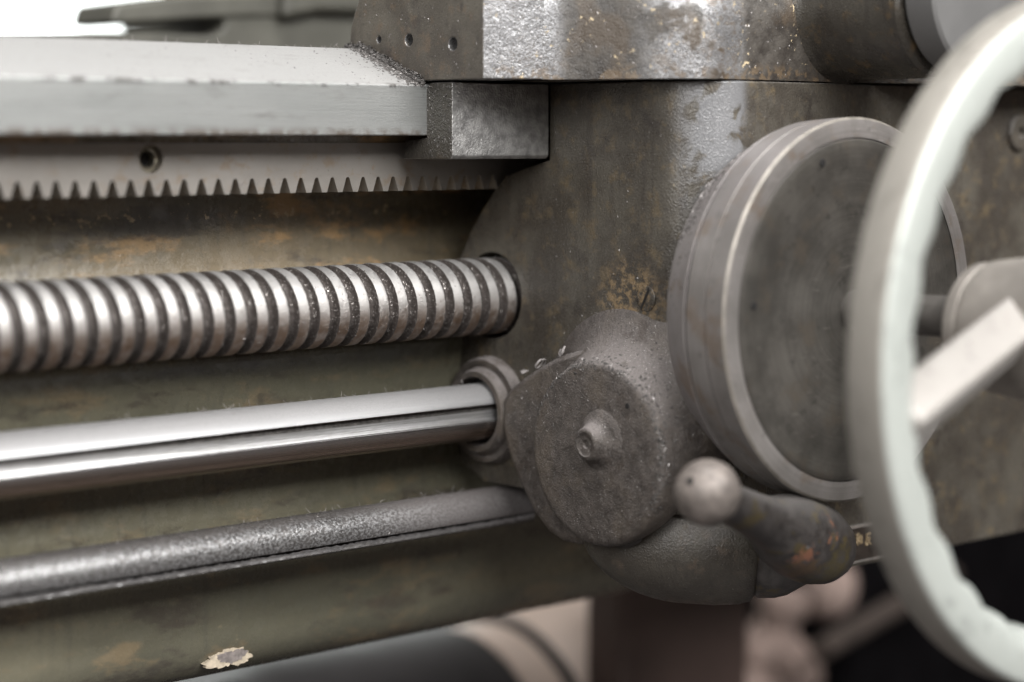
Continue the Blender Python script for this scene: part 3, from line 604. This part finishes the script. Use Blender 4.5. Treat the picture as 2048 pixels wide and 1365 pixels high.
q = pix(1242, 1290, 1, 185); q2 = pix(1505, 1290, 1, 185)
o = link('pedestal_cabinet', *prism([(q.x, -860+10), (q2.x-4, -850), (q2.x, -150), (q.x+2, -150)], 1, 185, 225), MAT['maroon']); bevel(o, 8, 3)
tag(o, 'dark maroon pedestal cabinet, blurred below the dusty apron', 'cabinet')
def lumps(cs_, n=3):
    bm = bmesh.new()
    for (c, r_) in cs_:
        bmesh.ops.create_icosphere(bm, subdivisions=n, radius=1, matrix=Matrix.Translation(c) @ Matrix.Diagonal((*r_, 1)))
    for v in bm.verts: v.co += Vector([mnoise.noise(v.co*.03+Vector((k*9, 0, 0))) for k in range(3)])*9
    vs = [tuple(v.co) for v in bm.verts]; fs = [[v.index for v in f.verts] for f in bm.faces]; bm.free(); return vs, fs
RG = [(pix(1560, 1215, 1, 330), (27, 20, 27)), (pix(1540, 1290, 1, 335), (30, 22, 30)), (pix(1660, 1180, 1, 325), (28, 20, 22)), (pix(1580, 1340, 1, 330), (30, 22, 26)), (pix(1500, 1390, 1, 325), (30, 22, 24))]
q = pix(1690, 1290, 1, 380)
o2 = link('shadow_box', *box((q.x, 380, -850), (q.x+900, 700, -150)), MAT['void']); tag(o2, 'black box added for the deep shadow under the handwheel', 'shadow box')  # black box added to stand for deep shade in this corner
pa, pb = pix(1640, 1300, 1, 250), pix(1900, 1150, 1, 320)
o3 = link('pipe', *tube([pa, pa.lerp(pb, .35), pa.lerp(pb, .7), pb], 9, 20), m_plain('brown_pipe', (.055, .042, .036), .55, .1, .3, 30, .1)); tag(o3, 'dark brown pipe slanting through the shadow under the handwheel', 'pipe')
o = link('rag', *lumps(RG), MAT['rag'], None, 180)
tag(o, 'crumpled pinkish rag, blurred below the ball lever', 'rag')

# ------------------------------------------------------------------ shavings and grit lying on the surfaces
bpy.context.view_layer.update(); DG = bpy.context.evaluated_depsgraph_get()
def hit(o_, d_):
    ok, loc, nor, _, ob, _ = scene.ray_cast(DG, Vector(o_)*MM, Vector(d_).normalized())
    return (loc/MM, nor, ob) if ok else None
gr_v, gr_f = [], []; sw_v, sw_f = [], []
def flake(L_, p, n_, size, rnd):
    vs, fs = L_; n_ = n_.normalized(); e = Vector((rnd.uniform(-1, 1), rnd.uniform(-1, 1), rnd.uniform(-1, 1))); a = (e-n_*e.dot(n_)).normalized(); b = n_.cross(a)
    l_, w_ = size*rnd.uniform(.6, 1.6), size*rnd.uniform(.25, .7); h = size*rnd.uniform(.15, .7); k = len(vs)
    vs += [p-a*l_-b*w_, p+a*l_-b*w_*.6+n_*h*rnd.uniform(0, 1), p+a*l_*.7+b*w_, p-a*l_*.8+b*w_, p+n_*h]
    fs += [[k, k+1, k+4], [k+1, k+2, k+4], [k+2, k+3, k+4], [k+3, k, k+4]]
rnd = random.Random(5)
def scatter(n, org, d_, size, L_, only=None):
    for _ in range(n):
        h = hit(org(), d_)
        if h and (only is None or h[2].name.split('.')[0] in only): flake(L_, h[0]-h[1]*.03, h[1], size*rnd.uniform(.5, 1.5), rnd)
bead = []
for i in range(60):
    y = -27+62*i/59; zz = ZT+19*min(1, max(0, (y+27)/48.)); bead.append((XS-1.2+1.3*mnoise.noise((y*.35, 0, 1)), y, zz+.3+.6*mnoise.noise((y*.6, 3, 1))))
link('wiper_grime', *tube(bead, [1.0+1.9*abs(mnoise.noise((i*.37, 7, 2))) for i in range(60)], 7), MAT['dust'], car, 60)
bpy.context.view_layer.update(); DG = bpy.context.evaluated_depsgraph_get()
G, S_ = (gr_v, gr_f), (sw_v, sw_f); U = rnd.uniform
scatter(150, lambda: (U(-300, -72), U(-27, 34), 200), (0, 0, -1), .36, G, ('slideway',))
scatter(110, lambda: (U(-110, -72), U(-27, 34), 200), (0, 0, -1), .42, G, ('slideway',))
for _ in range(2600):                                   # ridge of grime where the saddle wiper meets the way
    y = U(-27, 36); x = XS-abs(rnd.gauss(0, 4.2)); h = hit((x, y, 200), (0, 0, -1))
    if h and h[2].name.startswith(('slideway', 'wiper')): flake(G if U(0, 1) < .9 else S_, h[0]+Vector((0, 0, max(0, 2.5-(XS-x))*U(0, 1))), h[1], U(.35, 1.0), rnd)
scatter(90, lambda: (-200, U(-70, 34), U(110, 150)), (1, 0, 0), .35, S_, ('saddle',))
scatter(60, lambda: (-200, U(-46, -27), U(72, 108)), (1, 0, 0), .4, S_, ('keeper_plate',))
scatter(140, lambda: (-200, U(-46, -27), U(72, 108)), (1, 0, 0), .6, G, ('keeper_plate',))
scatter(500, lambda: (U(-300, -5), U(-22, 4), 60), (0, .2, -1), .45, G, ('lead_screw',))
scatter(420, lambda: (U(-300, -5), -60, U(-18, 16)), (.1, 1, 0), .40, S_, ('lead_screw',))
scatter(160, lambda: (U(-300, -10), U(-14, 10), 0), (0, .02, -1), .35, G, ('shaft',))
scatter(900, lambda: (U(-34, 40), U(-150, -48), 60), (0, 0, -1), .5, G, ('housing_boss', 'worm_housing', 'apron', 'plug'))
scatter(220, lambda: (U(-34, 40), U(-150, -48), 60), (0, 0, -1), .45, S_, ('housing_boss', 'worm_housing', 'apron', 'plug'))
for _ in range(420):                                   # crumbly dust round the rim of the boss
    th = math.radians(U(20, 215)); rr_ = 44.5+rnd.gauss(0, 1.3); h = hit((-200, BC.y+rr_*math.cos(th), BC.z+rr_*math.sin(th)), (1, 0, 0))
    if h and h[2].name.startswith(('housing_boss', 'boss_shade_strip', 'worm_housing')): flake(G if U(0, 1) < .88 else S_, h[0], h[1], U(.3, 1.1), rnd)
scatter(120, lambda: (-200, U(-144, -30), U(-115, -30)), (1, 0, .0), .33, S_, ('housing_boss', 'worm_housing'))
scatter(220, lambda: (-200, U(-125, -44), U(-20, 105)), (1, 0, 0), .33, S_, ('apron',))
scatter(260, lambda: (U(-60, 120), -300, U(-150, -85)), (0, 1, 0), .35, S_, ('apron_belly', 'boss', 'apron'))
scatter(600, lambda: (U(-60, 70), U(-166, -147), 108), (0, 0, -1), .65, G, ('back_ring',))
scatter(330, lambda: (U(-20, 60), U(-156, -147), 108), (0, 0, -1), 1.0, S_, ('back_ring',))
scatter(240, lambda: (U(-290, -60), U(-60, -50), U(-135, -100)), (0, 1, 0), .4, S_, ('shaft',))
scatter(200, lambda: (U(-73, 60), -300, U(110, 150)), (0, 1, 0), .45, S_, ('saddle', 'saddle_wing'))
CH = ([], [])
for _ in range(260):
    x = rnd.gauss(18, 22); h = hit((x, U(-158, -147), 108), (0, 0, -1))
    if h and h[2].name.startswith('back_ring') and h[1].z > .45: flake(CH, h[0], h[1], U(.6, 1.5), rnd)
if CH[0]:
    o = link('metal_chips', *CH, MAT['shaving'], None, 0); tag(o, 'tiny pale metal chips heaped on top of the big dial collar', 'metal chips', None, 'stuff')
if gr_v:
    o = link('dark_grit', gr_v, gr_f, MAT['dust'], None, 0); tag(o, 'fine dark grit scattered over the lathe bed and carriage', 'grit', None, 'stuff')
    o = link('metal_dust', sw_v, sw_f, MAT['swarf'], None, 0); tag(o, 'fine bright metal dust stuck to the dirty castings', 'metal dust', None, 'stuff')
lv_, lf_ = [], []
def fibre(p, n_, L_, rn):
    d = Vector((rn.uniform(-1, 1), rn.uniform(-1, 1), rn.uniform(.1, 1.2))).normalized(); b = Vector((rn.uniform(-1, 1), rn.uniform(-1, 1), rn.uniform(-1, 1)))*.5
    v, f = tube([p+d*L_*t+b*L_*t*t-Vector((0, 0, .1)) for t in (0, .2, .4, .6, .8, 1)], .085, 4); k = len(lv_); lv_.extend(v); lf_.extend([[i+k for i in x] for x in f])
for n_, fo, dr_, only in ((70, lambda: (U(-280, -75), U(26, 34), 200), (0, 0, -1), 'slideway'), (60, lambda: (U(-260, -10), U(-6, 12), -30), (0, 0, -1), 'shaft'), (60, lambda: (U(-260, -10), U(-6, 8), -85), (0, 0, -1), 'shaft'),
                          (60, lambda: (U(-270, -10), U(-14, 6), 60), (0, 0, -1), 'lead_screw'), (60, lambda: (U(-30, 20), U(-140, -50), 30), (0, 0, -1), ''), (30, lambda: (U(-280, -80), U(-30, -26), 60), (0, 1, 0), 'gear_rack')):
    for _ in range(n_):
        h = hit(fo(), dr_)
        if h and h[2].name.startswith(only): fibre(h[0], h[1], U(1.2, 3.6), rnd)
if lv_:
    o = link('lint', lv_, lf_, MAT['shaving'], None, 60); tag(o, 'fine pale lint fibres clinging to the bars and dusty castings', 'lint', None, 'stuff')
def curl(p, n_, r_, w_, turns, seed):                  # one curled ribbon of swarf
    rn = random.Random(seed); t_ = Vector((rn.uniform(-1, 1), rn.uniform(-1, 1), rn.uniform(-.3, .5))).normalized(); a = (n_-t_*n_.dot(t_)).normalized(); b = t_.cross(a)
    vs, fs = [], []; n = 22
    for i in range(n+1):
        t = i/n*turns*2*PI-1.6; rr_ = r_*(1-.45*i/n)*(1+.12*math.sin(i*1.7+seed))
        c_ = p+a*(rr_*math.sin(t)+r_*.9)+b*rr_*math.cos(t)+t_*(w_*.9*i/n)
        k_ = .16+.05*rn.random(); c_ = c_+Vector((rn.gauss(0, .12), rn.gauss(0, .12), rn.gauss(0, .12))); ww = w_*(.55+.6*mnoise.noise((i*.33, seed, 0)))
        vs += [c_-t_*ww*.5, c_+t_*ww*.5, c_+t_*ww*.5+a*k_, c_-t_*ww*.5+a*k_]
    for i in range(n):
        k = i*4
        for j in range(4): fs.append([k+j, k+(j+1) % 4, k+4+(j+1) % 4, k+4+j])
    fs += [[0, 1, 2, 3], [n*4, n*4+1, n*4+2, n*4+3]]
    return vs, fs
SH = [(1043, 737, 2.8, 1.5, 1.2, 'small upright metal shaving nearest the shiny feed rod on the dusty housing'),
      (1078, 726, 3.9, 1.9, 1.5, 'largest curled metal shaving in the middle of the row on the dusty housing'),
      (1121, 704, 3.5, 1.7, 1.3, 'looped metal shaving nearest the dial on the dusty housing')]
for k, (px, py, r_, w_, tn, lab) in enumerate(SH):
    q = pix(px, py, 0, -14)
    o = link('metal_shaving', *curl(Vector(q)-Vector((0, 0, r_*.9)), Vector((-.25, -.2, 1)).normalized(), r_, w_, tn, k+11), MAT['shaving'], None, 60)
    tag(o, lab, 'metal shaving', 'curled shavings on the worm housing')
